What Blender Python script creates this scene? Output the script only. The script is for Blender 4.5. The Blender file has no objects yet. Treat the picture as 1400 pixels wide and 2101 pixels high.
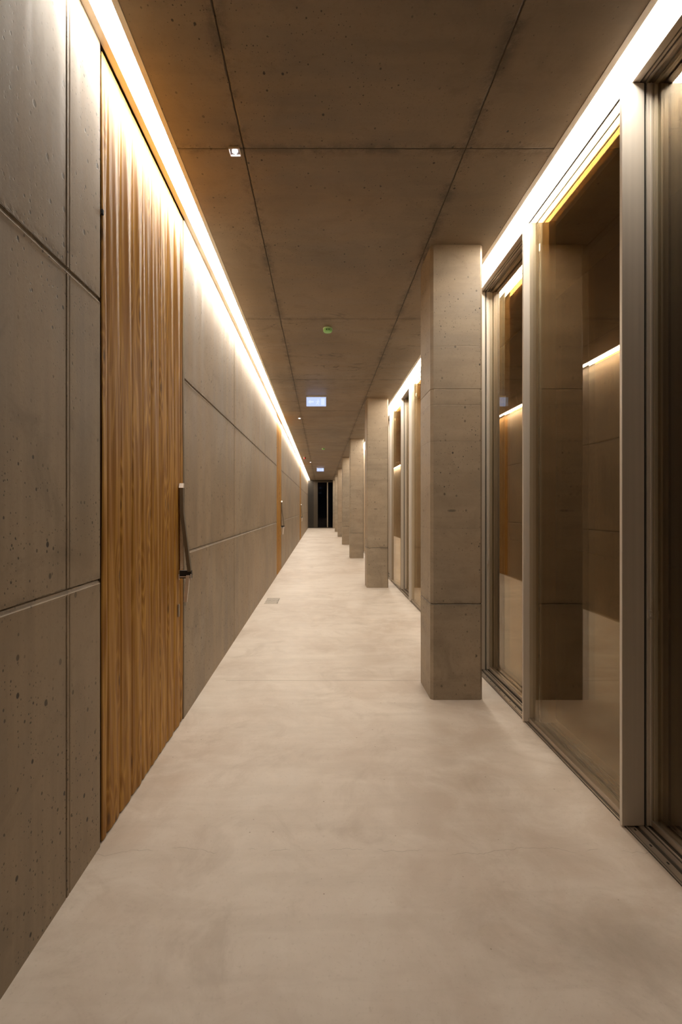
import bpy, bmesh, math, random
from mathutils import Vector
random.seed(7)
C = bpy.context.scene.collection
S = bpy.context.scene

# ---------------------------------------------------------------- camera, world, exposure
H = 3.5          # ceiling height
EYE = 1.477
cam_d = bpy.data.cameras.new('camera')
cam_d.sensor_fit = 'VERTICAL'; cam_d.sensor_height = 36.0; cam_d.sensor_width = 24.0
cam_d.lens = 17.0
cam_d.shift_x = (700 - 659.4) / 2101.0
cam_d.shift_y = -(1050.5 - 1042.0) / 2101.0
cam_d.clip_start = 0.02; cam_d.clip_end = 200
cam = bpy.data.objects.new('camera', cam_d); C.objects.link(cam)
cam.location = (0, 0, EYE); cam.rotation_euler = (math.pi/2, 0, 0)
S.camera = cam
w = bpy.data.worlds.new('night'); S.world = w; w.use_nodes = True
w.node_tree.nodes['Background'].inputs[0].default_value = (0.02, 0.025, 0.04, 1)
w.node_tree.nodes['Background'].inputs[1].default_value = 0.02
S.view_settings.view_transform = 'Standard'; S.view_settings.look = 'None'
S.view_settings.gamma = 1.0; S.view_settings.use_curve_mapping = False
S.view_settings.exposure = 0.22
STRIP_L = 39.0                       # radiance of the two linear lights
STRIP_COL = (1.0, 0.905, 0.785)
STRIP_Y0 = 1.80                       # where the strips begin, just behind the frame
DOWN_L = 60.0
SIGN_L = 0.98

# ---------------------------------------------------------------- layout constants
WL = -0.964      # left wall plane
Y0, Y1 = -1.6, 35.4
COLX0, COLX1, COLD = 0.843, 1.243, 0.40
COLY = [3.717 + 5.218*i for i in range(7)]
DOORS = [(2.118, 3.386), (10.46, 11.70), (21.75, 23.06)]
HEAD = 3.443     # underside of the glazing header
EXT = 2.4        # outside edge of slab

# ---------------------------------------------------------------- node helpers
class NT:
    def __init__(s, name):
        s.m = bpy.data.materials.new(name); s.m.use_nodes = True
        s.t = s.m.node_tree; s.t.nodes.clear()
        s.out = s.t.nodes.new('ShaderNodeOutputMaterial')
    def put(s, sock, v):
        if v is None: return
        if isinstance(v, bpy.types.NodeSocket): s.t.links.new(v, sock)
        elif isinstance(v, (tuple, list)) and sock.type == 'RGBA' and len(v) == 3: sock.default_value = (*v, 1)
        else: sock.default_value = v
    def math(s, op, a, b=None, c=None, clamp=False):
        n = s.t.nodes.new('ShaderNodeMath'); n.operation = op; n.use_clamp = clamp
        for i, v in enumerate((a, b, c)):
            if v is not None: s.put(n.inputs[i], v)
        return n.outputs[0]
    def rng(s, v, a, b, c=0.0, d=1.0, smooth=True):
        n = s.t.nodes.new('ShaderNodeMapRange'); n.interpolation_type = 'SMOOTHSTEP' if smooth else 'LINEAR'
        for i, x in enumerate((v, a, b, c, d)): s.put(n.inputs[i], x)
        return n.outputs[0]
    def mix(s, f, a, b, mode='MIX'):
        n = s.t.nodes.new('ShaderNodeMix'); n.data_type = 'RGBA'; n.blend_type = mode
        s.put(n.inputs[0], f); s.put(n.inputs[6], a); s.put(n.inputs[7], b)
        return n.outputs[2]
    def pos(s, obj=False):
        if obj:
            return s.t.nodes.new('ShaderNodeTexCoord').outputs['Object']
        return s.t.nodes.new('ShaderNodeNewGeometry').outputs['Position']
    def sep(s, v):
        n = s.t.nodes.new('ShaderNodeSeparateXYZ'); s.put(n.inputs[0], v); return n.outputs
    def scale(s, v, sc, off=(0, 0, 0)):
        n = s.t.nodes.new('ShaderNodeVectorMath'); n.operation = 'MULTIPLY_ADD'
        s.put(n.inputs[0], v); n.inputs[1].default_value = sc; n.inputs[2].default_value = off
        return n.outputs[0]
    def noise(s, v, sc, detail=4, rough=0.55, dist=0.0):
        n = s.t.nodes.new('ShaderNodeTexNoise'); s.put(n.inputs['Vector'], v)
        n.inputs['Scale'].default_value = sc; n.inputs['Detail'].default_value = detail
        n.inputs['Roughness'].default_value = rough; n.inputs['Distortion'].default_value = dist
        return n.outputs['Fac']
    def uv(s, mode, sx=1.0, sy=1.0):
        X = s.sep(s.pos()); c = s.t.nodes.new('ShaderNodeCombineXYZ')
        if mode == 'v': u, v = s.math('ADD', X[0], X[1]), X[2]
        else: u, v = X[0], X[1]
        s.put(c.inputs[0], s.math('MULTIPLY', u, sx)); s.put(c.inputs[1], s.math('MULTIPLY', v, sy))
        return c.outputs[0]
    def voro(s, v, sc):
        n = s.t.nodes.new('ShaderNodeTexVoronoi'); n.voronoi_dimensions = '2D'; s.put(n.inputs['Vector'], v); n.inputs['Scale'].default_value = sc
        return n.outputs['Distance'], n.outputs['Color']
    def pits(s, v, sc, keep, r):
        d, c = s.voro(v, sc)
        rnd = s.sep(c)[0]
        big = s.math('MULTIPLY', s.math('MULTIPLY_ADD', s.sep(c)[1], 0.8, 0.4), r)
        inside = s.rng(s.math('SUBTRACT', big, d), 0.0, r*0.35)
        return s.math('MULTIPLY', inside, s.math('LESS_THAN', rnd, keep))
    def bump(s, h, strength, dist, normal=None):
        n = s.t.nodes.new('ShaderNodeBump'); n.inputs['Strength'].default_value = strength
        n.inputs['Distance'].default_value = dist; s.put(n.inputs['Height'], h)
        if normal is not None: s.put(n.inputs['Normal'], normal)
        return n.outputs[0]
    def bsdf(s, col, rough=0.6, metal=0.0, normal=None, spec=0.5, aniso=None):
        n = s.t.nodes.new('ShaderNodeBsdfPrincipled')
        s.put(n.inputs['Base Color'], col); s.put(n.inputs['Roughness'], rough); s.put(n.inputs['Metallic'], metal)
        s.put(n.inputs['Specular IOR Level'], spec)
        if normal is not None: s.put(n.inputs['Normal'], normal)
        s.t.links.new(n.outputs[0], s.out.inputs[0]); return n

def plain(name, col, rough=0.5, metal=0.0, spec=0.5, grain=None):
    n = NT(name)
    p = n.pos(True)
    f = n.noise(n.scale(p, grain or (30, 30, 30)), 1.0, 3)
    c = n.mix(f, tuple(x*0.9 for x in col), tuple(min(1, x*1.1) for x in col))
    r = n.rng(f, 0.3, 0.7, max(0.02, rough-0.05), rough+0.05)
    n.bsdf(c, r, metal, None, spec); return n.m

def emit(name, col, strength):
    n = NT(name); e = n.t.nodes.new('ShaderNodeEmission')
    e.inputs[0].default_value = (*col, 1); e.inputs[1].default_value = strength
    n.t.links.new(e.outputs[0], n.out.inputs[0]); return n.m

# cast concrete: mottling, grain along one axis, air pockets, joint stains, hairline cracks
def concrete(name, col, grain, pit=1.0, lines=(), mods=(), cracks=0.0, rough=0.55, smear=None, spec=0.4, low=0.68, lw=0.006, flat=False, jk=0.78, pr=1.0, gr=0.5, hw=0.045, hk=0.6):
    n = NT(name); p = n.pos(); X = n.sep(p)
    big = n.noise(p, 0.9, 5, 0.6, 0.4)
    mid = n.noise(n.scale(p, grain, (3.1, 1.7, 0.4)), 1.0, 5, 0.6)
    fine = n.noise(p, 55, 3, 0.7)
    c = n.mix(n.rng(big, 0.3, 0.7), tuple(x*low for x in col), col)
    c = n.mix(n.math('MULTIPLY', n.rng(mid, 0.38, 0.66), gr), c, tuple(x*1.34 for x in col))
    blot = n.noise(p, 3.6, 5, 0.68, 0.8)
    c = n.mix(n.math('MULTIPLY', n.rng(blot, 0.50, 0.68), 0.38), c, tuple(x*0.55 for x in col))
    c = n.mix(n.math('MULTIPLY', n.rng(fine, 0.50, 0.75), 0.30), c, tuple(x*0.55 for x in col))
    warm = n.noise(p, 0.5, 2)
    c = n.mix(n.math('MULTIPLY', n.rng(warm, 0.4, 0.62), 0.35), c, (col[0]*1.02, col[1]*0.90, col[2]*0.76))
    h = n.math('MULTIPLY', fine, 0.10)
    h = n.math('ADD', h, n.math('MULTIPLY', mid, 0.25))
    if pit > 0:
        dens = n.rng(n.noise(p, 1.6, 2), 0.35, 0.62)
        wp = n.uv('h' if flat else 'v', 1.0, 0.8)
        a = n.math('MULTIPLY', n.pits(wp, 11, 0.34*pit, 0.075*pr), n.rng(dens, 0, 1, 0.55, 1.0))
        b = n.math('MULTIPLY', n.pits(wp, 30, 0.26*pit, 0.115*pr), n.rng(dens, 0, 1, 0.35, 1.0))
        b = n.math('MAXIMUM', b, n.math('MULTIPLY', n.pits(wp, 75, 0.16*pit, 0.17*pr), dens))
        pp = n.math('MAXIMUM', a, n.math('MULTIPLY', b, 0.85))
        c = n.mix(n.math('MULTIPLY', pp, 0.92), c, tuple(x*0.10 for x in col))
        h = n.math('SUBTRACT', h, n.math('MULTIPLY', pp, 0.22))
    wob = n.math('MULTIPLY', n.math('SUBTRACT', n.noise(p, 4.0, 3), 0.5), 0.018)
    jag = n.math('MULTIPLY', n.math('SUBTRACT', n.noise(p, 28.0, 3), 0.5), 0.012)
    tot = None
    for ax, at, period, wt in [(*q, 1.0)[:4] for q in lines]:
        v = n.math('ADD', n.math('SUBTRACT', X[ax], at), n.math('ADD', wob, jag))
        if period:
            v = n.math('SUBTRACT', n.math('MODULO', n.math('ADD', v, period*50.5), period), period*0.5)
        v = n.math('ABSOLUTE', v)
        core = n.rng(v, 0.0015, lw, 1.0, 0.0)
        halo = n.math('MULTIPLY', n.rng(v, 0.0, hw, 1.0, 0.0), n.rng(n.noise(p, 5.0, 5, 0.75), 0.40, 0.62, 0.0, hk))
        l = n.math('MULTIPLY', n.math('MAXIMUM', core, halo), wt)
        tot = l if tot is None else n.math('MAXIMUM', tot, l)
    if tot is not None:
        c = n.mix(n.math('MULTIPLY', tot, jk), c, tuple(x*0.22 for x in col))
        h = n.math('SUBTRACT', h, n.math('MULTIPLY', tot, 0.8))
    if cracks:
        q = n.noise(n.scale(p, (0.8, 2.2, 1), (9, 2, 0)), 1.0, 4, 0.55, 0.6)
        r = n.rng(n.math('ABSOLUTE', n.math('SUBTRACT', q, 0.5)), 0.0, 0.010, 1.0, 0.0)
        msk = n.math('MULTIPLY', n.rng(n.noise(p, 1.3, 1), 0.42, 0.52), n.math('MULTIPLY', n.rng(X[1], 4.6, 5.4), n.rng(X[1], 9.0, 11.0, 1.0, 0.25)))
        r = n.math('MULTIPLY', n.math('MULTIPLY', r, msk), cracks)
        c = n.mix(r, c, tuple(x*0.3 for x in col))
    if smear:
        o = n.sep(n.pos(True))
        dx = n.math('DIVIDE', n.math('SUBTRACT', o[0], smear[0]), 0.040)
        dz = n.math('DIVIDE', n.math('SUBTRACT', o[2], smear[1]), 0.013)
        rr = n.math('SQRT', n.math('ADD', n.math('MULTIPLY', dx, dx), n.math('MULTIPLY', dz, dz)))
        rr = n.math('ADD', rr, n.math('MULTIPLY', n.noise(p, 30, 3), 0.9))
        k = n.rng(rr, 0.9, 1.5, 0.75, 0.0)
        c = n.mix(k, c, tuple(x*0.3 for x in col))
    nb = n.bump(h, 0.55, 0.006)
    n.bsdf(c, n.rng(mid, 0.3, 0.7, rough-0.08, rough+0.1), 0.0, nb, spec)
    return n.m

CC = (0.345, 0.270, 0.186)
M = {}
WJ = [1.839, 5.36, 8.30, 14.2, 16.6, 19.1, 25.6, 28.1, 30.6, 33.0]      # vertical joints of the left wall
ZJ = [1.161, 2.382]                                                    # horizontal joints
CJX = [-0.437, 0.813]; CJP = 2.453; CJ0 = 2.722                        # ceiling joints
M['wall'] = concrete('cast_concrete_wall', CC, (2.2, 7.0, 0.5), 1.0, [(1, v+d, 0, k) for v, kk in zip(WJ[:3], (0.40, 0.55, 0.3)) for d, k in ((-0.012, kk), (0.014, kk*0.5))] + [(2, ZJ[0]+0.008, 0, 0.8), (2, ZJ[1]+0.008, 0, 0.7)], lw=0.004, jk=0.7, pr=1.35)
M['ceil'] = concrete('cast_concrete_ceiling', (0.325, 0.258, 0.184), (1.4, 9.0, 1), 0.9,
                     [(0, CJX[0], 0), (0, CJX[1], 0), (1, CJ0, CJP, 0.8)], cracks=0.75, low=0.66, lw=0.009, flat=True, gr=0.26, hw=0.08, hk=0.85)
M['col'] = concrete('cast_concrete_column', (0.385, 0.312, 0.225), (1.5, 1.5, 9.0), 1.0, [(2, 0.738, 0), (2, 1.99, 0, 0.22), (2, 2.27, 0, 0.25), (2, 1.32, 0, 0.18), (2, 2.72, 0, 0.18)], smear=(-0.038, 1.455), lw=0.005, pr=1.2, gr=0.30)
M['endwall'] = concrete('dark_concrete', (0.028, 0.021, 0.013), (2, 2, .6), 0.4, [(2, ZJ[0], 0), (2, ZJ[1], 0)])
M['backwall'] = concrete('cast_concrete_back', CC, (2, 2, .6), 0.8, [(2, ZJ[0], 0), (2, ZJ[1], 0)])

def floor_mat():
    n = NT('polished_screed'); p = n.pos(); X = n.sep(p)
    col = (0.655, 0.57, 0.48)
    a = n.noise(p, 0.8, 5, 0.6, 0.5); b = n.noise(p, 3.2, 6, 0.65, 0.8); f = n.noise(p, 60, 3, 0.7)
    st = n.noise(n.scale(p, (1.2, 9, 1)), 1.0, 4, 0.6, 0.5)
    c = n.mix(n.rng(a, 0.36, 0.64), (0.54, 0.445, 0.358), col)
    c = n.mix(n.math('MULTIPLY', n.rng(b, 0.35, 0.7), 0.60), c, (0.72, 0.645, 0.56))
    c = n.mix(n.math('MULTIPLY', n.rng(st, 0.4, 0.7), 0.25), c, (0.46, 0.385, 0.305))
    dk = n.noise(p, 1.9, 6, 0.7, 1.2)
    c = n.mix(n.math('MULTIPLY', n.rng(dk, 0.50, 0.72), 0.42), c, (0.41, 0.33, 0.255))
    c = n.mix(n.math('MULTIPLY', n.rng(f, 0.55, 0.8), 0.42), c, (0.40, 0.325, 0.255))
    # darker patch near the glass threshold
    px = n.math('SUBTRACT', X[0], 1.05); py = n.math('SUBTRACT', X[1], 1.62)
    d = n.math('SQRT', n.math('ADD', n.math('MULTIPLY', px, px), n.math('MULTIPLY', n.math('MULTIPLY', py, py), 1.8)))
    d = n.math('ADD', d, n.math('MULTIPLY', n.noise(p, 5, 5, 0.7), 0.5))
    c = n.mix(n.rng(d, 0.22, 0.60, 0.68, 0.0), c, (0.36, 0.30, 0.235))
    # sprinkled grit
    g = n.pits(n.uv('h'), 9, 0.12, 0.035)
    c = n.mix(n.math('MULTIPLY', g, 0.7), c, (0.22, 0.15, 0.09))
    # cut joints across the corridor
    wob = n.math('MULTIPLY', n.math('SUBTRACT', n.noise(p, 3, 2), 0.5), 0.004)
    j = None
    for at in (4.139, 9.36, 14.6, 19.8, 25.0, 30.2):
        v = n.math('ABSOLUTE', n.math('ADD', n.math('SUBTRACT', X[1], at), wob))
        l = n.rng(v, 0.001, 0.006, 1.0, 0.0); j = l if j is None else n.math('MAXIMUM', j, l)
    j = n.math('MULTIPLY', j, n.math('LESS_THAN', n.math('ABSOLUTE', n.math('SUBTRACT', X[0], 0.02)), 0.84))
    # hairline crack that wanders across near the first door
    cw = n.math('MULTIPLY', n.math('SUBTRACT', n.noise(n.scale(p, (1, 0, 0)), 2.6, 5, 0.6), 0.5), 0.22)
    v = n.math('ABSOLUTE', n.math('ADD', n.math('SUBTRACT', X[1], 2.085), cw))
    k = n.math('MULTIPLY', n.rng(v, 0.0002, 0.0026, 0.38, 0.0), n.rng(n.noise(p, 7, 2), 0.38, 0.5))
    lines = n.math('MAXIMUM', n.math('MULTIPLY', j, 0.75), k)
    c = n.mix(lines, c, (0.20, 0.15, 0.10))
    h = n.math('SUBTRACT', n.math('ADD', n.math('MULTIPLY', b, 0.4), n.math('MULTIPLY', f, 0.1)), lines)
    n.bsdf(c, n.rng(b, 0.3, 0.7, 0.46, 0.62), 0, n.bump(h, 0.25, 0.004), 0.45)
    return n.m
M['floor'] = floor_mat()

def wood_mat():
    n = NT('oiled_pine_boards'); p = n.pos(); X = n.sep(p)
    yb = n.math('FLOOR', n.math('DIVIDE', n.math('SUBTRACT', X[1], 0.058), 0.142))
    jit = n.math('MULTIPLY', yb, 7.31)
    comb = n.t.nodes.new('ShaderNodeCombineXYZ')
    n.put(comb.inputs[0], X[0]); n.put(comb.inputs[1], X[1]); n.put(comb.inputs[2], n.math('ADD', X[2], jit))
    v = comb.outputs[0]
    # knots pull the grain around them
    cv = n.t.nodes.new('ShaderNodeCombineXYZ'); n.put(cv.inputs[0], n.math('MULTIPLY', X[1], 7.04)); n.put(cv.inputs[1], n.math('MULTIPLY', n.sep(v)[2], 2.0))
    kd, kc = n.voro(cv.outputs[0], 1.0)
    keep = n.math('LESS_THAN', n.sep(kc)[0], 0.55)
    knot = n.math('MULTIPLY', n.rng(kd, 0.02, 0.10, 1.0, 0.0), keep)
    pull = n.math('MULTIPLY', n.rng(kd, 0.0, 0.45, 1.0, 0.0), keep)
    lowf = n.noise(n.scale(v, (1, 9, 0.75)), 1.0, 3, 0.55, 0.6)
    ring = n.math('ADD', n.math('MULTIPLY', lowf, 5.5), n.math('MULTIPLY', pull, 2.0))
    band = n.math('ABSOLUTE', n.math('SUBTRACT', n.math('FRACT', ring), 0.5))
    fib = n.noise(n.scale(v, (1, 130, 3.0)), 1.0, 3, 0.6)
    g = n.math('ADD', n.math('MULTIPLY', band, 1.2), n.math('MULTIPLY', n.math('SUBTRACT', fib, 0.5), 0.6))
    c = n.mix(n.rng(g, 0.05, 0.75), (0.31, 0.135, 0.016), (0.60, 0.325, 0.064))
    c = n.mix(n.math('MULTIPLY', n.rng(n.noise(n.scale(v, (1, 14, 1.1)), 1.0, 4, 0.65), 0.40, 0.66), 0.45), c, (0.36, 0.165, 0.032))
    br = n.t.nodes.new('ShaderNodeTexWhiteNoise'); br.noise_dimensions = '1D'; n.put(br.inputs['W'], yb)
    c = n.mix(n.math('MULTIPLY', br.outputs['Value'], 0.35), c, (0.34, 0.158, 0.024))
    c = n.mix(n.math('MULTIPLY', knot, 0.85), c, (0.11, 0.05, 0.015))
    h = n.math('ADD', n.math('MULTIPLY', g, 0.35), n.math('MULTIPLY', lowf, 1.2))
    n.bsdf(c, n.rng(fib, 0.3, 0.7, 0.5, 0.62), 0, n.bump(h, 0.25, 0.003), 0.3)
    return n.m
M['wood'] = wood_mat()

M['alu'] = plain('anodised_aluminium', (0.74, 0.68, 0.60), 0.45, 0.25, 0.5, (60, 60, 0.6))
M['alu_rail'] = plain('anodised_aluminium_rail', (0.56, 0.48, 0.39), 0.36, 0.7, 0.5, (60, 1.0, 60))
M['rim'] = plain('grey_lacquered_aluminium', (0.76, 0.70, 0.62), 0.5, 0.1, 0.5, (40, 0.8, 40))
M['black'] = plain('black_rubber_and_gap_shade', (0.012, 0.010, 0.008), 0.6)  # rubber parts, and black fill standing in for shade in gaps
M['groove_shade'] = plain('dark_groove_shade', (0.05, 0.038, 0.025), 0.7)  # dark colour for the shade inside the track grooves
M['steel'] = plain('polished_steel', (0.62, 0.57, 0.52), 0.16, 1.0, 0.5)
M['olive'] = plain('burnished_steel', (0.20, 0.17, 0.125), 0.35, 0.5)
M['plate'] = plain('dull_steel', (0.34, 0.27, 0.19), 0.45, 0.3)
M['backstrip'] = plain('dark_reflective_steel', (0.30, 0.19, 0.10), 0.14, 1.0)
M['steel_b'] = plain('brushed_steel', (0.80, 0.74, 0.68), 0.38, 0.6, 0.5)
M['darkmetal'] = plain('dark_steel', (0.10, 0.08, 0.06), 0.35, 0.8)
M['endframe'] = plain('bronze_door_frame', (0.065, 0.047, 0.028), 0.5, 0.2)
M['endmull'] = plain('bronze_mullion', (0.30, 0.24, 0.17), 0.5, 0.2)
M['ground'] = plain('dark_gravel', (0.02, 0.018, 0.015), 0.9)
M['green'] = plain('pale_green_plastic', (0.42, 0.90, 0.34), 0.4)
M['greenbase'] = plain('greenish_plastic', (0.62, 0.88, 0.52), 0.4)
M['greendark'] = plain('dark_green_plastic', (0.02, 0.10, 0.03), 0.4)
M['red'] = plain('red_plastic', (0.42, 0.03, 0.015), 0.35)
M['white'] = plain('white_plastic', (0.72, 0.70, 0.66), 0.4)
M['grate'] = plain('drain_steel', (0.55, 0.48, 0.40), 0.5, 0.2)
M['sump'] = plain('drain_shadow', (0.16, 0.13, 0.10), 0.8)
M['lens'] = emit('opal_diffuser', STRIP_COL, STRIP_L)
M['led'] = emit('led_chip', (0.93, 0.85, 1.0), DOWN_L)
M['sign'] = emit('sign_panel', (0.52, 0.62, 1.0), SIGN_L)
M['pict'] = emit('sign_pictogram', (0.66, 0.74, 1.0), SIGN_L*1.02)

def glass_mat(name, tint, ior, trans=(0.86, 0.88, 0.84)):
    n = NT(name)
    fr = n.t.nodes.new('ShaderNodeFresnel'); fr.inputs['IOR'].default_value = ior
    bf = n.t.nodes.new('ShaderNodeNewGeometry').outputs['Backfacing']
    fac = n.math('MULTIPLY', fr.outputs[0], n.math('SUBTRACT', 1.0, bf))
    tr = n.t.nodes.new('ShaderNodeBsdfTransparent'); tr.inputs[0].default_value = (*trans, 1)
    gl = n.t.nodes.new('ShaderNodeBsdfGlossy'); gl.inputs[0].default_value = (*tint, 1); gl.inputs['Roughness'].default_value = 0.0
    mx = n.t.nodes.new('ShaderNodeMixShader')
    n.t.links.new(fac, mx.inputs[0]); n.t.links.new(tr.outputs[0], mx.inputs[1]); n.t.links.new(gl.outputs[0], mx.inputs[2])
    n.t.links.new(mx.outputs[0], n.out.inputs[0]); return n.m
M['glass'] = glass_mat('window_glass', (1.0, 0.90, 0.76), 1.9, (0.96, 0.96, 0.93))
M['glass_mid'] = glass_mat('middle_window_glass', (1.0, 0.84, 0.60), 1.85, (0.96, 0.96, 0.93))
M['glass_in'] = glass_mat('coated_window_glass', (1.0, 0.50, 0.16), 1.65)
M['glass_end'] = glass_mat('dark_end_glass', (0.9, 0.85, 0.8), 1.22)

# ---------------------------------------------------------------- mesh helpers
def box(bm, x0, x1, y0, y1, z0, z1):
    v = [bm.verts.new(p) for p in ((x0,y0,z0),(x1,y0,z0),(x1,y1,z0),(x0,y1,z0),(x0,y0,z1),(x1,y0,z1),(x1,y1,z1),(x0,y1,z1))]
    for f in ((0,3,2,1),(4,5,6,7),(0,1,5,4),(1,2,6,5),(2,3,7,6),(3,0,4,7)): bm.faces.new([v[i] for i in f])

def prism(bm, pts, axis, a, b):
    """closed polygon swept along an axis; pts are the two other coordinates in order"""
    def P(u, v, t): return {'y': (u, t, v), 'x': (t, u, v), 'z': (u, v, t)}[axis]
    A = [bm.verts.new(P(u, v, a)) for u, v in pts]; B = [bm.verts.new(P(u, v, b)) for u, v in pts]
    n = len(pts)
    bm.faces.new(A); bm.faces.new(B[::-1])
    for i in range(n): bm.faces.new((A[i], B[i], B[(i+1) % n], A[(i+1) % n]))

def lathe(bm, prof, seg=32, c=(0, 0)):
    rings = []
    for r, z in prof:
        rings.append([bm.verts.new((c[0]+r*math.cos(2*math.pi*k/seg), c[1]+r*math.sin(2*math.pi*k/seg), z)) for k in range(seg)])
    for a, b in zip(rings, rings[1:]):
        for k in range(seg): bm.faces.new((a[k], a[(k+1) % seg], b[(k+1) % seg], b[k]))
    bm.faces.new(rings[0]); bm.faces.new(rings[-1][::-1])

def bevel(bm, w=0.001, seg=2):
    bmesh.ops.bevel(bm, geom=bm.edges[:], offset=w, segments=seg, affect='EDGES', clamp_overlap=True)

def obj(name, bm, mat, parent=None, loc=(0, 0, 0), smooth=False):
    bmesh.ops.recalc_face_normals(bm, faces=bm.faces)
    me = bpy.data.meshes.new(name); bm.to_mesh(me); bm.free()
    for m in (mat if isinstance(mat, list) else [mat]): me.materials.append(m)
    if smooth:
        for p in me.polygons: p.use_smooth = True
    o = bpy.data.objects.new(name, me); C.objects.link(o); o.location = loc
    if parent: o.parent = parent
    return o

def empty(name, loc):
    o = bpy.data.objects.new(name, None); o.empty_display_size = 0.1; C.objects.link(o); o.location = loc; return o

def tag(o, label, cat, group=None, kind=None):
    o['label'] = label; o['category'] = cat
    if group: o['group'] = group
    if kind: o['kind'] = kind
    return o

def dup(o, loc, parent=None):
    c = o.copy(); C.objects.link(c)
    if parent: c.parent = parent
    else: c.location = loc
    for ch in [x for x in bpy.data.objects if x.parent == o and x != c]: dup(ch, None, c)
    return c

def grid_sheet(us, vs, fn, keep=None):
    """sheet of quads over sorted coordinates; fn(u,v) -> point"""
    bm = bmesh.new(); V = {}
    def vt(i, j):
        if (i, j) not in V: V[(i, j)] = bm.verts.new(fn(us[i], vs[j]))
        return V[(i, j)]
    for i in range(len(us)-1):
        for j in range(len(vs)-1):
            if keep and not keep((us[i]+us[i+1])/2, (vs[j]+vs[j+1])/2): continue
            bm.faces.new((vt(i, j), vt(i+1, j), vt(i+1, j+1), vt(i, j+1)))
    return bm

# ---------------------------------------------------------------- floor
bm = bmesh.new(); box(bm, WL-0.25, 1.411, Y0-0.2, Y1+0.2, -0.2, 0.0)
tag(obj('floor', bm, M['floor']), 'pale beige polished screed floor running the length of the corridor', 'floor', kind='structure')

# ---------------------------------------------------------------- left wall with real shutter joints and door openings
GW, GD = 0.010, 0.009
def in_door(y): return any(a-0.012 < y < b+0.022 for a, b in DOORS)
us = [Y0, Y1]
for j in WJ: us += [j-0.016, j-0.011, j-0.006, j+0.006, j+0.011, j+0.016]
for a, b in DOORS: us += [a-0.012, b+0.022]
us = sorted(set(us + [Y0+0.3*k+0.01 for k in range(1, 122)]))
vs = [0.0, H+0.013]
for j in ZJ: vs += [j-0.022, j-0.013, j-0.003, j+0.005, j+0.009]
vs = sorted(vs)
def wall_pt(y, z):
    d = 0.0
    for j in WJ:
        if abs(abs(y-j)-0.011) < 1e-6: d = 0.003
        if abs(abs(y-j)-0.006) < 1e-6: d = -0.001
    for j in ZJ:
        q = z-j
        if abs(q+0.003) < 1e-6: d = max(d, 0.006)
        if abs(q-0.005) < 1e-6: d = max(d, GD)
        if abs(q+0.013) < 1e-6: d = -0.0012+0.0008*math.sin(y*3.1)
    return (WL-d, y, z)
bm = grid_sheet(us, vs, wall_pt, keep=lambda y, z: not in_door(y))
# thickness behind, reveals at the openings
segs = []; y = Y0
for a, b in DOORS: segs.append((y, a-0.012)); y = b+0.022
segs.append((y, Y1))
for a, b in segs:
    box(bm, WL-0.25, WL-0.012, a, b, 0, H+0.013)
    for yy in (a, b):
        vv = [bm.verts.new(p) for p in ((WL-0.012, yy, 0), (WL, yy, 0), (WL, yy, H+0.013), (WL-0.012, yy, H+0.013))]; bm.faces.new(vv)
tag(obj('wall_left', bm, M['wall']), 'long cast concrete wall with shutter joints and air holes on the left', 'wall', kind='structure')

# ---------------------------------------------------------------- ceiling slab with formwork joints
cx0, cx1 = -0.810, 1.312
us = [cx0, cx1]
for j in CJX: us += [j-0.004, j, j+0.004]
us = sorted(us)
vs = [Y0, Y1]; k = -1
while CJ0+k*CJP < Y1:
    j = CJ0+k*CJP
    if j > Y0: vs += [j-0.003, j, j+0.003]
    k += 1
vs = sorted(vs)
cyj = [CJ0+k*CJP for k in range(-1, 15)]
def ceil_pt(x, y):
    d = 0.0
    if any(abs(x-j) < 1e-6 for j in CJX): d = 0.004
    if any(abs(y-j) < 1e-6 for j in cyj): d = 0.003
    return (x, y, H+d)
bm = grid_sheet(us, vs, ceil_pt)
box(bm, WL-0.25, EXT, Y0-0.2, Y1+0.2, H+0.11, H+0.35)          # structural slab above the light slots
for x in (cx0, cx1):
    vv = [bm.verts.new(p) for p in ((x, Y0, H), (x, Y1, H), (x, Y1, H+0.11), (x, Y0, H+0.11))]; bm.faces.new(vv)
tag(obj('ceiling', bm, M['ceil']), 'brown board-marked concrete ceiling with formwork joints between the two light strips', 'ceiling', kind='structure')

# ---------------------------------------------------------------- walls behind the camera and at the far end
bm = bmesh.new(); box(bm, WL, 1.62, Y0-0.2, Y0, 0, H)
tag(obj('wall_back', bm, M['backwall']), 'concrete wall closing the corridor behind the viewer', 'wall', kind='structure')
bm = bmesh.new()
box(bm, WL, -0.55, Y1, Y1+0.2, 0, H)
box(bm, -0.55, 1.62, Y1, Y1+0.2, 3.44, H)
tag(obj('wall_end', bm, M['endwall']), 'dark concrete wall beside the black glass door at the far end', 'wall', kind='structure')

e = empty('door_4', (0.15, Y1, 0)); tag(e, 'black glazed door in a bronze frame closing the far end of the corridor', 'door', kind='structure')
def rel(o, e):
    o.location = (-e.location[0], -e.location[1], -e.location[2]); return o
bm = bmesh.new()
box(bm, -0.55, -0.30, Y1+0.0, Y1+0.14, 0.05, 3.44)
rel(obj('side_panel', bm, M['endframe'], e), e)
bm = bmesh.new(); box(bm, -0.30, -0.255, Y1-0.03, Y1+0.1, 0.05, 3.44); box(bm, 0.845, 0.90, Y1-0.03, Y1+0.1, 0.05, 3.44)
box(bm, -0.255, 0.845, Y1-0.03, Y1+0.1, 3.34, 3.44); bevel(bm, 0.004)
rel(obj('door_frame', bm, M['endframe'], e), e)
bm = bmesh.new(); box(bm, 0.42, 0.50, Y1-0.03, Y1+0.1, 0.05, 3.34); bevel(bm, 0.004)
rel(obj('mullion', bm, M['endmull'], e), e)
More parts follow.
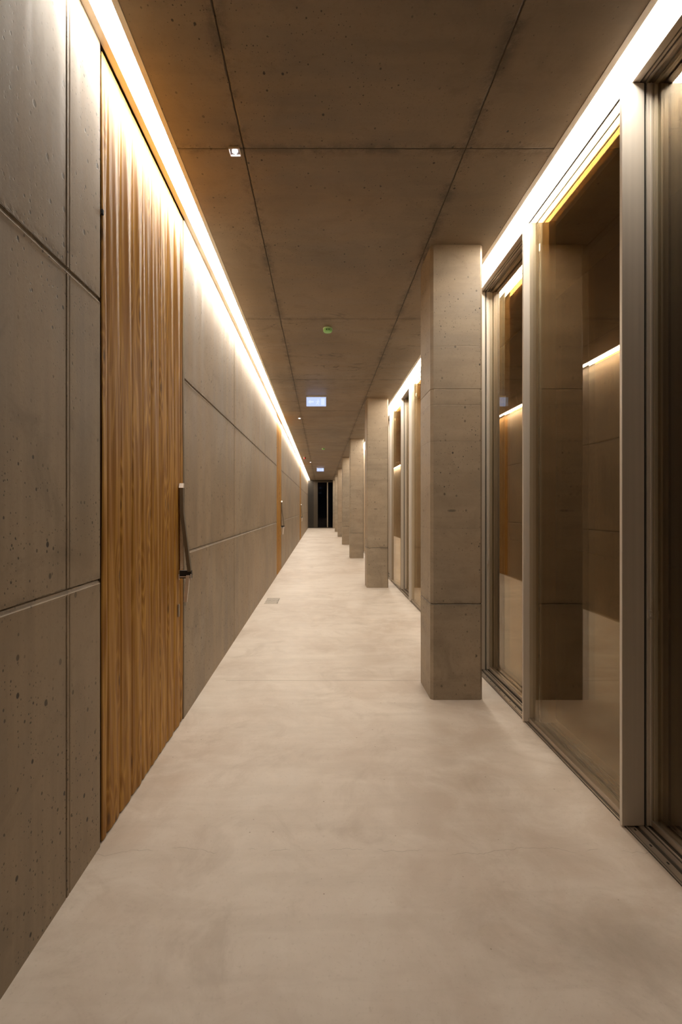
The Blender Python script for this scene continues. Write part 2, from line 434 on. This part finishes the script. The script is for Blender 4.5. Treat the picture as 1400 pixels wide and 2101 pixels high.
bm = bmesh.new(); box(bm, -0.55, 1.40, Y1-0.10, Y1+0.14, 0.0, 0.05); bevel(bm, 0.004)
rel(obj('threshold', bm, M['endframe'], e), e)
for a, b in ((-0.255, 0.42), (0.50, 0.845)):
    bm = bmesh.new(); box(bm, a, b, Y1+0.03, Y1+0.036, 0.05, 3.34)
    rel(obj('glass_pane', bm, M['glass_end'], e), e)

# ---------------------------------------------------------------- timber doors in the left wall
def handle(parent, y):
    """bent steel pull with lever, in coordinates where x = 0 is the door face and y the handle line"""
    g = empty('door_handle', (WL+0.004, y, 0)); g.parent = parent
    # pull bar: runs down straight, then kicks away from the door
    cl = [(0.014, 1.612), (0.016, 1.446), (0.067, 1.045)]
    hw = 0.012
    bm = bmesh.new()
    pts = [(cl[0][0]+hw, cl[0][1]), (cl[1][0]+hw, cl[1][1]), (cl[2][0]+hw, cl[2][1]),
           (cl[2][0]-hw, cl[2][1]), (cl[1][0]-hw, cl[1][1]-0.004), (cl[0][0]-hw, cl[0][1])]
    A = [bm.verts.new((u, -0.016, v)) for u, v in pts]; B = [bm.verts.new((u, 0.016, v)) for u, v in pts]
    bm.faces.new((A[0], A[1], A[4], A[5])); bm.faces.new((A[1], A[2], A[3], A[4]))
    bm.faces.new((B[5], B[4], B[1], B[0])); bm.faces.new((B[4], B[3], B[2], B[1]))
    for i in range(6): bm.faces.new((A[i], B[i], B[(i+1) % 6], A[(i+1) % 6]))
    bevel(bm, 0.0012)
    o = obj('pull_bar', bm, M['olive'], g)
    bm = bmesh.new(); box(bm, -0.004, 0.0035, -0.008, 0.070, 1.055, 1.612); bevel(bm, 0.001)  # thin dark strip on the door behind the pull bar
    o = obj('back_strip', bm, M['backstrip'], g); o['label'] = 'thin dark strip behind the pull bar'
    bm = bmesh.new()
    A = [bm.verts.new(p) for p in ((-0.002, -0.020, 1.612), (0.027, -0.020, 1.612), (0.027, -0.004, 1.644), (-0.002, -0.004, 1.644),
                                   (-0.002, 0.016, 1.612), (0.027, 0.016, 1.612), (0.027, 0.016, 1.644), (-0.002, 0.016, 1.644))]
    for f in ((0,1,2,3),(4,7,6,5),(0,4,5,1),(3,2,6,7),(0,3,7,4),(1,5,6,2)): bm.faces.new([A[i] for i in f])
    bevel(bm, 0.001)
    c = obj('end_cap', bm, M['steel_b'], g); c['label'] = 'bright end cap catching the light'
    bm = bmesh.new(); box(bm, 0.0, 0.080, -0.012, 0.020, 1.000, 1.052); bevel(bm, 0.0015)
    obj('lock_case', bm, M['black'], g)
    for a, b in ((-0.004, 0.002), (0.076, 0.082)):
        bm = bmesh.new(); box(bm, a, b, -0.020, -0.012, 0.990, 1.030); bevel(bm, 0.0006)
        obj('case_edge', bm, M['steel_b'], g)
    bm = bmesh.new(); box(bm, 0.004, 0.072, -0.017, -0.012, 1.008, 1.014)
    obj('spindle', bm, M['steel_b'], g)
    bm = bmesh.new(); prism(bm, [(0.050, 1.022), (0.074, 1.022), (0.056, 0.842), (0.032, 0.842)], 'y', -0.028, -0.016); bevel(bm, 0.001)
    l = obj('lever', bm, M['steel_b'], g); l['label'] = 'pale brushed steel lever'
    bm = bmesh.new(); box(bm, 0.0, 0.006, -0.045, -0.020, 0.745, 0.830); bevel(bm, 0.0015)
    obj('keyhole_plate', bm, M['plate'], g)
    return g

def timber_door(i, a, b, label):
    e = empty('door_%d' % i, (0, a, 0)); tag(e, label, 'door', kind='structure')
    top = H-0.008
    # one leaf: boards laid as shallow overlapping ridges
    bm = bmesh.new()
    ys = [a+0.014]; edge = 0.058+0.142*math.ceil((a+0.03-0.058)/0.142)
    prof = []
    rnd = random.Random(i)
    y = a+0.014; first = True
    cuts = [y]
    t = edge
    while t < b-0.02: cuts.append(t); t += 0.142
    cuts.append(b-0.006)
    for c0, c1 in zip(cuts, cuts[1:]):
        tilt = rnd.uniform(-0.003, 0.003); crown = rnd.uniform(0.001, 0.0035)
        n = 10
        for k in range(n+1):
            s = k/n
            d = crown*math.sin(math.pi*s) + tilt*(s-0.5) + 0.0005*math.sin(2*math.pi*s*2)
            if k in (0, n): d -= 0.003
            prof.append((WL-0.004+d, c0+(c1-c0)*min(max(s, 0.015), 0.985)))
    zs = [0.006] + [0.15*k for k in range(1, 24) if 0.15*k < top-0.05] + [top]
    cols = []
    for (x, yy) in prof:
        cols.append([bm.verts.new((WL-0.005 + (x-WL+0.005 + 0.0018*math.sin(z*2.3+yy*37)+0.0012*math.sin(z*5.1+yy*91))*min(1.0, 0.12+(top-z)/0.45), yy-a, z)) for z in zs])
    for p, q in zip(cols, cols[1:]):
        for k in range(len(zs)-1): bm.faces.new((p[k], q[k], q[k+1], p[k+1]))
    box(bm, WL-0.07, WL-0.014, 0.014, b-0.006-a, 0.006, top)
    obj('door_leaf', bm, M['wood'], e)
    bm = bmesh.new(); box(bm, WL-0.06, WL-0.03, -0.012, 0.014, 0, top); box(bm, WL-0.11, WL-0.08, -0.012, b-a+0.022, 0, H); box(bm, WL-0.08, WL-0.016, -0.012, b-a+0.022, top+0.001, H+0.006)
    box(bm, WL-0.05, WL-0.008, -0.002, 0.002, 0, top)
    obj('shadow_gap', bm, M['black'], e)  # black fill stands in for the shade around the leaf
    bm = bmesh.new(); box(bm, WL-0.05, WL+0.001, b-a+0.0, b-a+0.014, 0, top); bevel(bm, 0.001)
    obj('door_frame', bm, M['plate'], e)
    g = handle(e, b-a-0.105)
    for zz in (2.78,):
        bm = bmesh.new(); box(bm, -0.006, 0.004, -0.006, 0.008, -0.012, 0.012); bevel(bm, 0.002)
        obj('stop_block', bm, M['black'], e, (WL, 0.012, zz))
    return e
timber_door(1, *DOORS[0], 'nearest tall honey-coloured pine board door with bent steel pull handle')
timber_door(2, *DOORS[1], 'second pine board door along the left wall, a narrow orange strip')
timber_door(3, *DOORS[2], 'farthest pine board door on the left wall, near the dark end')

# ---------------------------------------------------------------- linear lights
def strip(name, x_wall0, xa, xb, x_wall1, zl, label, y1, lip0=None, lip1=None):
    e = empty(name, ((xa+xb)/2, STRIP_Y0, zl)); tag(e, label, 'light', 'linear ceiling lights')
    L = e.location
    def add(n, bm, m): o = obj(n, bm, m, e); o.location = (-L[0], -L[1], -L[2]); return o
    bm = bmesh.new()
    n = 30; ys = [STRIP_Y0+(y1-STRIP_Y0)*k/n for k in range(n+1)]
    a = [(bm.verts.new((xa, y, zl)), bm.verts.new((xb, y, zl))) for y in ys]
    for p, q in zip(a, a[1:]): bm.faces.new((p[0], p[1], q[1], q[0]))
    o = add('diffuser', bm, M['lens'])
    for z in (0,): pass
    bm = bmesh.new()
    lo = x_wall0; hi = x_wall1
    box(bm, lo+0.001, hi-0.001, Y0, y1, H+0.062, H+0.072)
    if xa-lo > 0.005: box(bm, lo+0.001, xa, Y0, y1, lip0[0], lip0[1]); 
    if hi-xb > 0.005: box(bm, xb, hi-0.001, Y0, y1, lip1[0], lip1[1])
    if xa-lo > 0.005: box(bm, xa-0.004, xa, Y0, y1, lip0[1], H+0.062)
    if hi-xb > 0.005: box(bm, xb, xb+0.004, Y0, y1, lip1[1], H+0.062)
    box(bm, xa, xb, Y0, STRIP_Y0, zl, zl+0.004)
    add('housing', bm, M['rim'])
    return e
strip('linear_ceiling_light', WL, -0.930, -0.837, cx0, H+0.010, 'continuous white light strip above the left concrete wall and timber doors', Y1-0.02,
      (H+0.006, H+0.013), (H-0.002, H+0.006))
strip('linear_ceiling_light', cx1, 1.343, 1.436, 1.437, H+0.004, 'continuous white light strip along the glazing header on the right', Y1-0.02,
      (H-0.002, H+0.006), None)

# ---------------------------------------------------------------- glazing header and floor track
bm = bmesh.new()
z0, zt = HEAD, H+0.11
prof = [(1.437, zt), (1.437, z0), (1.472, z0), (1.472, z0+0.022), (1.482, z0+0.022), (1.482, z0+0.004), (1.494, z0+0.004), (1.494, z0+0.030),
        (1.500, z0+0.030), (1.500, z0-0.001), (1.508, z0-0.001), (1.508, z0+0.024), (1.532, z0+0.024), (1.532, z0+0.006), (1.545, z0+0.006),
        (1.545, z0+0.028), (1.570, z0+0.028), (1.570, z0), (1.640, z0), (1.640, zt)]
prism(bm, prof, 'y', Y0, Y1)
tag(obj('trim_1', bm, M['alu_rail']), 'grooved aluminium header rail above the sliding glass panels', 'trim', kind='structure')
bm = bmesh.new()
f = 0.0
prof = [(1.411, -0.03), (1.411, f+0.003), (1.418, f+0.003), (1.418, f-0.004), (1.423, f-0.004), (1.423, f+0.002), (1.452, f+0.002), (1.452, f-0.002), (1.470, f-0.002),
        (1.470, f+0.006), (1.492, f+0.006), (1.492, f-0.012), (1.503, f-0.012), (1.503, f+0.004), (1.512, f+0.004), (1.512, f-0.010), (1.530, f-0.010),
        (1.530, f+0.003), (1.545, f+0.003), (1.545, f-0.006), (1.560, f-0.006), (1.560, f+0.004), (1.572, f+0.004), (1.572, f-0.008), (1.590, f-0.008),
        (1.590, f+0.004), (1.640, f+0.004), (1.640, -0.03)]
prism(bm, prof, 'y', Y0, Y1)
t = obj('trim_2', bm, M['alu_rail'])
tag(t, 'grooved aluminium floor track set in the screed under the sliding glass panels', 'trim', kind='structure')
bm = bmesh.new()
for a, b, zz in ((1.4065, 1.4108, 0.0012), (1.4183, 1.4227, 0.0), (1.4535, 1.4695, 0.0), (1.4925, 1.5025, 0.0), (1.5125, 1.5295, 0.0), (1.5455, 1.5595, 0.0), (1.5725, 1.5895, 0.0)):
    box(bm, a, b, Y0, Y1-0.15, -0.006, zz)  # dark strips stand in for shade in the grooves and edge gap
o = obj('groove_shade_strip', bm, M['groove_shade'], t); o['label'] = 'dark strips standing in for shade in the track grooves'
bm = bmesh.new()
for k in range(0, 34):
    y = 0.95 + k*0.105
    for (u, s) in ((1.440, 0.006),):
        box(bm, u-0.0035, u+0.0035, y, y+0.014, 0.0018, 0.0026)
o = obj('drain_slot', bm, M['black'], t); o['kind'] = 'stuff'

# ---------------------------------------------------------------- sliding glass panels (two tracks)
P_LEN = 1.112
def panel(i, y, track, proto, label, slim=False):
    if proto is not None:
        r = dup(proto, (0, y, 0)); r.name = 'window_%d' % i
        tag(r, label, 'window', kind='structure'); return r
    e = empty('window_%d' % i, (0, y, 0)); tag(e, label, 'window', kind='structure')
    if track == 0: xa, xb, xc = 1.391, 1.494, 1.446
    else: xa, xb, xc = 1.506, 1.606, 1.545
    zb, zt = 0.007, HEAD-0.002
    for yy in (0.0, P_LEN-0.020):
        bm = bmesh.new()
        box(bm, 1.440 if (slim and yy == 0) else xa, xb, yy, yy+0.020, zb, zt); bevel(bm, 0.0015)
        if track == 1:
            for u in (xa+0.016, xa+0.034): box(bm, u, u+0.004, yy-0.003 if yy else yy+0.018, (yy if yy else yy+0.0215), zb, zt)
        obj('stile', bm, M['alu'], e)
    if track == 0:
        bm = bmesh.new(); box(bm, xb, 1.500, 0.001, 0.018, zb, zt)
        obj('gasket', bm, M['black'], e)
        bm = bmesh.new(); box(bm, xb, 1.500, P_LEN-0.018, P_LEN-0.001, zb, zt)
        obj('gasket', bm, M['black'], e)
    if track == 0:
        bm = bmesh.new(); box(bm, 1.427, 1.4325, 0.020, P_LEN-0.020, zt-0.0065, zt-0.002)
        obj('top_gap', bm, M['black'], e)  # black strip stands in for the dark gap below the header
    bm = bmesh.new()
    box(bm, xc-0.020, xc+0.020, 0.020, P_LEN-0.020, zb, zb+0.026)
    obj('bottom_rail', bm, M['alu_rail'], e)
    bm = bmesh.new()
    box(bm, xc-0.005, xc+0.020, 0.020, P_LEN-0.020, zt-0.006, zt)
    obj('top_rail', bm, M['alu_rail'], e)
    for k, (u, m) in enumerate(((xc-0.013, 'glass'), (xc+0.011, 'glass_mid'), (xc+0.034, 'glass_in'))):
        bm = bmesh.new(); box(bm, u, u+0.004, 0.020, P_LEN-0.020, zb+0.026, zt-0.006)
        obj('glass_pane', bm, M[m], e)
    if track == 1:
        bm = bmesh.new(); box(bm, xa+0.004, xa+0.016, P_LEN-0.034, P_LEN-0.020, 0.965, 1.005); bevel(bm, 0.0015)
        box(bm, xa+0.006, xa+0.014, P_LEN-0.038, P_LEN-0.034, 0.978, 0.992)
        l = obj('latch', bm, M['steel_b'], e); l['label'] = 'small bright latch keeper'
    return e
pi_, po_ = None, None; n = 1
PER = 2.166
k = -1
names = ['nearest', 'second', 'third', 'fourth', 'fifth', 'sixth', 'seventh', 'eighth', 'ninth', 'tenth', 'eleventh', 'twelfth', 'thirteenth', 'fourteenth', 'fifteenth', 'sixteenth', 'seventeenth']
while True:
    yo = 2.254 - P_LEN + (k+1)*PER
    if yo+P_LEN > Y1: break
    q = panel(n, yo, 1, po_, names[k+1] + ' outer-track sliding glass panel from the viewer, set back behind the front track'); po_ = po_ or q; n += 1
    yi = 2.234 + (k+1)*PER
    if yi+P_LEN > Y1: break
    q = panel(n, yi, 0, pi_, names[k+1] + ' front-track sliding glass panel from the viewer, its stiles proud of the header', k+1 > 0)
    pi_ = q if k+1 == 1 else pi_; n += 1
    k += 1

# ---------------------------------------------------------------- columns
def column_mesh():
    bm = bmesh.new(); w = 0.2; c = 0.020
    zs = [(0, 0), (0.732, 0), (0.738, 0.005), (0.744, 0), (2.386, 0), (2.390, 0.003), (2.394, 0), (H-0.006, 0), (H, 0)]
    rings = []
    for z, d in zs:
        q = w-d
        pts = [(-q+c, -q), (q-c, -q), (q, -q+c), (q, q-c), (q-c, q), (-q+c, q), (-q, q-c), (-q, -q+c)]
        rings.append([bm.verts.new((x, y, z)) for x, y in pts])
    for a, b in zip(rings, rings[1:]):
        for k in range(8): bm.faces.new((a[k], a[(k+1) % 8], b[(k+1) % 8], b[k]))
    bm.faces.new(rings[0][::-1]); bm.faces.new(rings[-1])
    return bm
ords = ['nearest and largest square concrete column, standing in front of the glass panels',
        'second square concrete column from the viewer, with a dark smear at mid height',
        'third square concrete column from the viewer', 'fourth square concrete column from the viewer',
        'fifth square concrete column from the viewer, small in the distance', 'sixth square concrete column, last but one before the dark end',
        'farthest square concrete column, beside the black glass end door']
c0 = None
for i, y in enumerate(COLY):
    loc = ((COLX0+COLX1)/2, y+0.2, 0)
    if i == 6: loc = (loc[0], Y1-0.205, 0)
    if c0 is None: o = c0 = obj('concrete_column', column_mesh(), M['col'], None, loc)
    else: o = dup(c0, loc)
    tag(o, ords[i], 'column', 'row of concrete columns')

# ---------------------------------------------------------------- recessed downlights
def downlight():
    e = empty('square_downlight', (0, 0, 0)); s = 0.031
    bm = bmesh.new()
    for a in ((-s, s, -s, -s+0.003), (-s, s, s-0.003, s), (-s, -s+0.003, -s+0.003, s-0.003), (s-0.003, s, -s+0.003, s-0.003)):
        box(bm, a[0], a[1], a[2], a[3], -0.012, 0.0)
    obj('frame', bm, M['steel_b'], e)
    bm = bmesh.new(); box(bm, -s+0.004, s-0.004, -s+0.004, s-0.004, -0.003, -0.001)
    obj('reflector', bm, M['darkmetal'], e)
    bm = bmesh.new(); lathe(bm, [(0.0145, -0.008), (0.0155, -0.003)], 24)
    obj('led_lens', bm, M['led'], e)
    return e
d0 = None
for x, y, l in ((-0.489, 2.738, 'nearest square recessed downlight, beside the left ceiling joint'),
                (-0.492, 10.88, 'middle small ceiling downlight, just beyond the first exit sign'),
                (-0.477, 21.4, 'farthest small ceiling downlight, near the red alarm sounder')):
    o = d0 = d0 or downlight()
    if o.get('label'): o = dup(d0, (x, y, H))
    else: o.location = (x, y, H)
    tag(o, l, 'light', 'recessed ceiling downlights')

# ---------------------------------------------------------------- smoke detectors
def detector():
    e = empty('smoke_detector', (0, 0, 0))
    bm = bmesh.new(); lathe(bm, [(0.051, 0.0), (0.053, -0.006), (0.053, -0.016), (0.049, -0.018)], 40)
    obj('base', bm, M['greenbase'], e, smooth=False)
    bm = bmesh.new(); lathe(bm, [(0.047, -0.018), (0.050, -0.022), (0.050, -0.036), (0.044, -0.046), (0.030, -0.050), (0.004, -0.051)], 40)
    c = obj('cover', bm, M['green'], e); c['label'] = 'pale green cover'
    for dx in (-0.013, 0.013):
        bm = bmesh.new(); box(bm, dx-0.009, dx+0.009, -0.053, -0.046, -0.036, -0.027); bevel(bm, 0.002)
        obj('vent', bm, M['greendark'], e)
    return e
t0 = detector(); t0.location = (0.073, 5.44, H); tag(t0, 'nearest round pale green smoke detector on the ceiling', 'smoke detector', 'ceiling smoke detectors')
t1 = dup(t0, (0.075, 16.4, H)); tag(t1, 'distant green smoke detector between the two exit signs', 'smoke detector', 'ceiling smoke detectors')

# ---------------------------------------------------------------- illuminated exit signs
def exit_sign():
    e = empty('exit_sign', (0, 0, 0)); W = 0.177
    bm = bmesh.new(); box(bm, -W-0.006, W+0.006, -0.030, 0.030, -0.026, 0.0); bevel(bm, 0.003)
    obj('housing', bm, M['white'], e)
    bm = bmesh.new(); box(bm, -W, W, -0.006, 0.006, -0.188, -0.026); bevel(bm, 0.002)
    obj('panel', bm, M['sign'], e)
    # faint washed-out pictogram: arrow, running figure, doorway
    bm = bmesh.new()
    def flat(pts): 
        prism(bm, pts, 'y', -0.0078, -0.0062)
    flat([(-0.150, -0.107), (-0.105, -0.068), (-0.105, -0.092), (-0.045, -0.092), (-0.045, -0.122), (-0.105, -0.122), (-0.105, -0.146)])
    flat([(0.020, -0.075), (0.034, -0.061), (0.048, -0.075), (0.034, -0.089)])
    flat([(0.006, -0.092), (0.052, -0.092), (0.060, -0.116), (0.048, -0.118), (0.042, -0.106), (0.034, -0.128), (0.052, -0.160), (0.040, -0.164), (0.022, -0.136), (0.004, -0.160), (-0.008, -0.154), (0.014, -0.124), (0.018, -0.104), (0.004, -0.104), (-0.004, -0.118), (-0.014, -0.112)])
    flat([(0.088, -0.048), (0.150, -0.048), (0.150, -0.166), (0.088, -0.166)])
    p = obj('pictogram', bm, M['pict'], e); p['label'] = 'washed-out white arrow, running figure and doorway'
    return e
s0 = exit_sign(); s0.location = (-0.090, 8.74, H); tag(s0, 'nearer glowing bluish-white exit sign hanging from the ceiling', 'exit sign', 'ceiling exit signs')
s1 = dup(s0, (-0.045, 24.3, H)); tag(s1, 'farther small glowing exit sign above the dark end door', 'exit sign', 'ceiling exit signs')

# ---------------------------------------------------------------- red alarm sounder
e = empty('alarm_sounder', (-0.652, 19.1, H)); tag(e, 'small red alarm sounder under the ceiling beside the left light strip', 'alarm')
bm = bmesh.new(); lathe(bm, [(0.040, 0.0), (0.040, -0.022)], 28); obj('base', bm, M['white'], e)
bm = bmesh.new(); lathe(bm, [(0.034, -0.022), (0.042, -0.030), (0.042, -0.080), (0.034, -0.098), (0.012, -0.104)], 28); obj('sounder_body', bm, M['red'], e)

# ---------------------------------------------------------------- floor drain grating
e = empty('floor_drain', (-0.775, 7.68, 0)); tag(e, 'small slotted steel floor drain set near the left wall', 'drain')
bm = bmesh.new(); w2, l2 = 0.108, 0.235
for a in ((-w2, w2, -l2, -l2+0.012), (-w2, w2, l2-0.012, l2), (-w2, -w2+0.010, -l2+0.012, l2-0.012), (w2-0.010, w2, -l2+0.012, l2-0.012)):
    box(bm, a[0], a[1], a[2], a[3], 0.0005, 0.0035)
obj('frame', bm, M['grate'], e)
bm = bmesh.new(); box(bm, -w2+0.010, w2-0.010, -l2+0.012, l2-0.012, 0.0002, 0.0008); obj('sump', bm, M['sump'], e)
for r in range(2):
    for k in range(9):
        bm = bmesh.new(); x = -w2+0.022 + k*0.0205
        yb = -l2+0.014 + r*(l2-0.008); 
        prism(bm, [(x-0.010, yb), (x+0.003, yb), (x+0.012, yb+l2-0.022), (x-0.001, yb+l2-0.022)], 'z', 0.0008, 0.0034)
        obj('grate_bar', bm, M['grate'], e)

# ---------------------------------------------------------------- outside ground, dark at night
bm = bmesh.new(); box(bm, 1.641, 9.0, Y0-2, Y1+3, -0.2, -0.05)
tag(obj('ground', bm, M['ground']), 'dark ground outside the glass panels at night', 'ground', kind='structure')
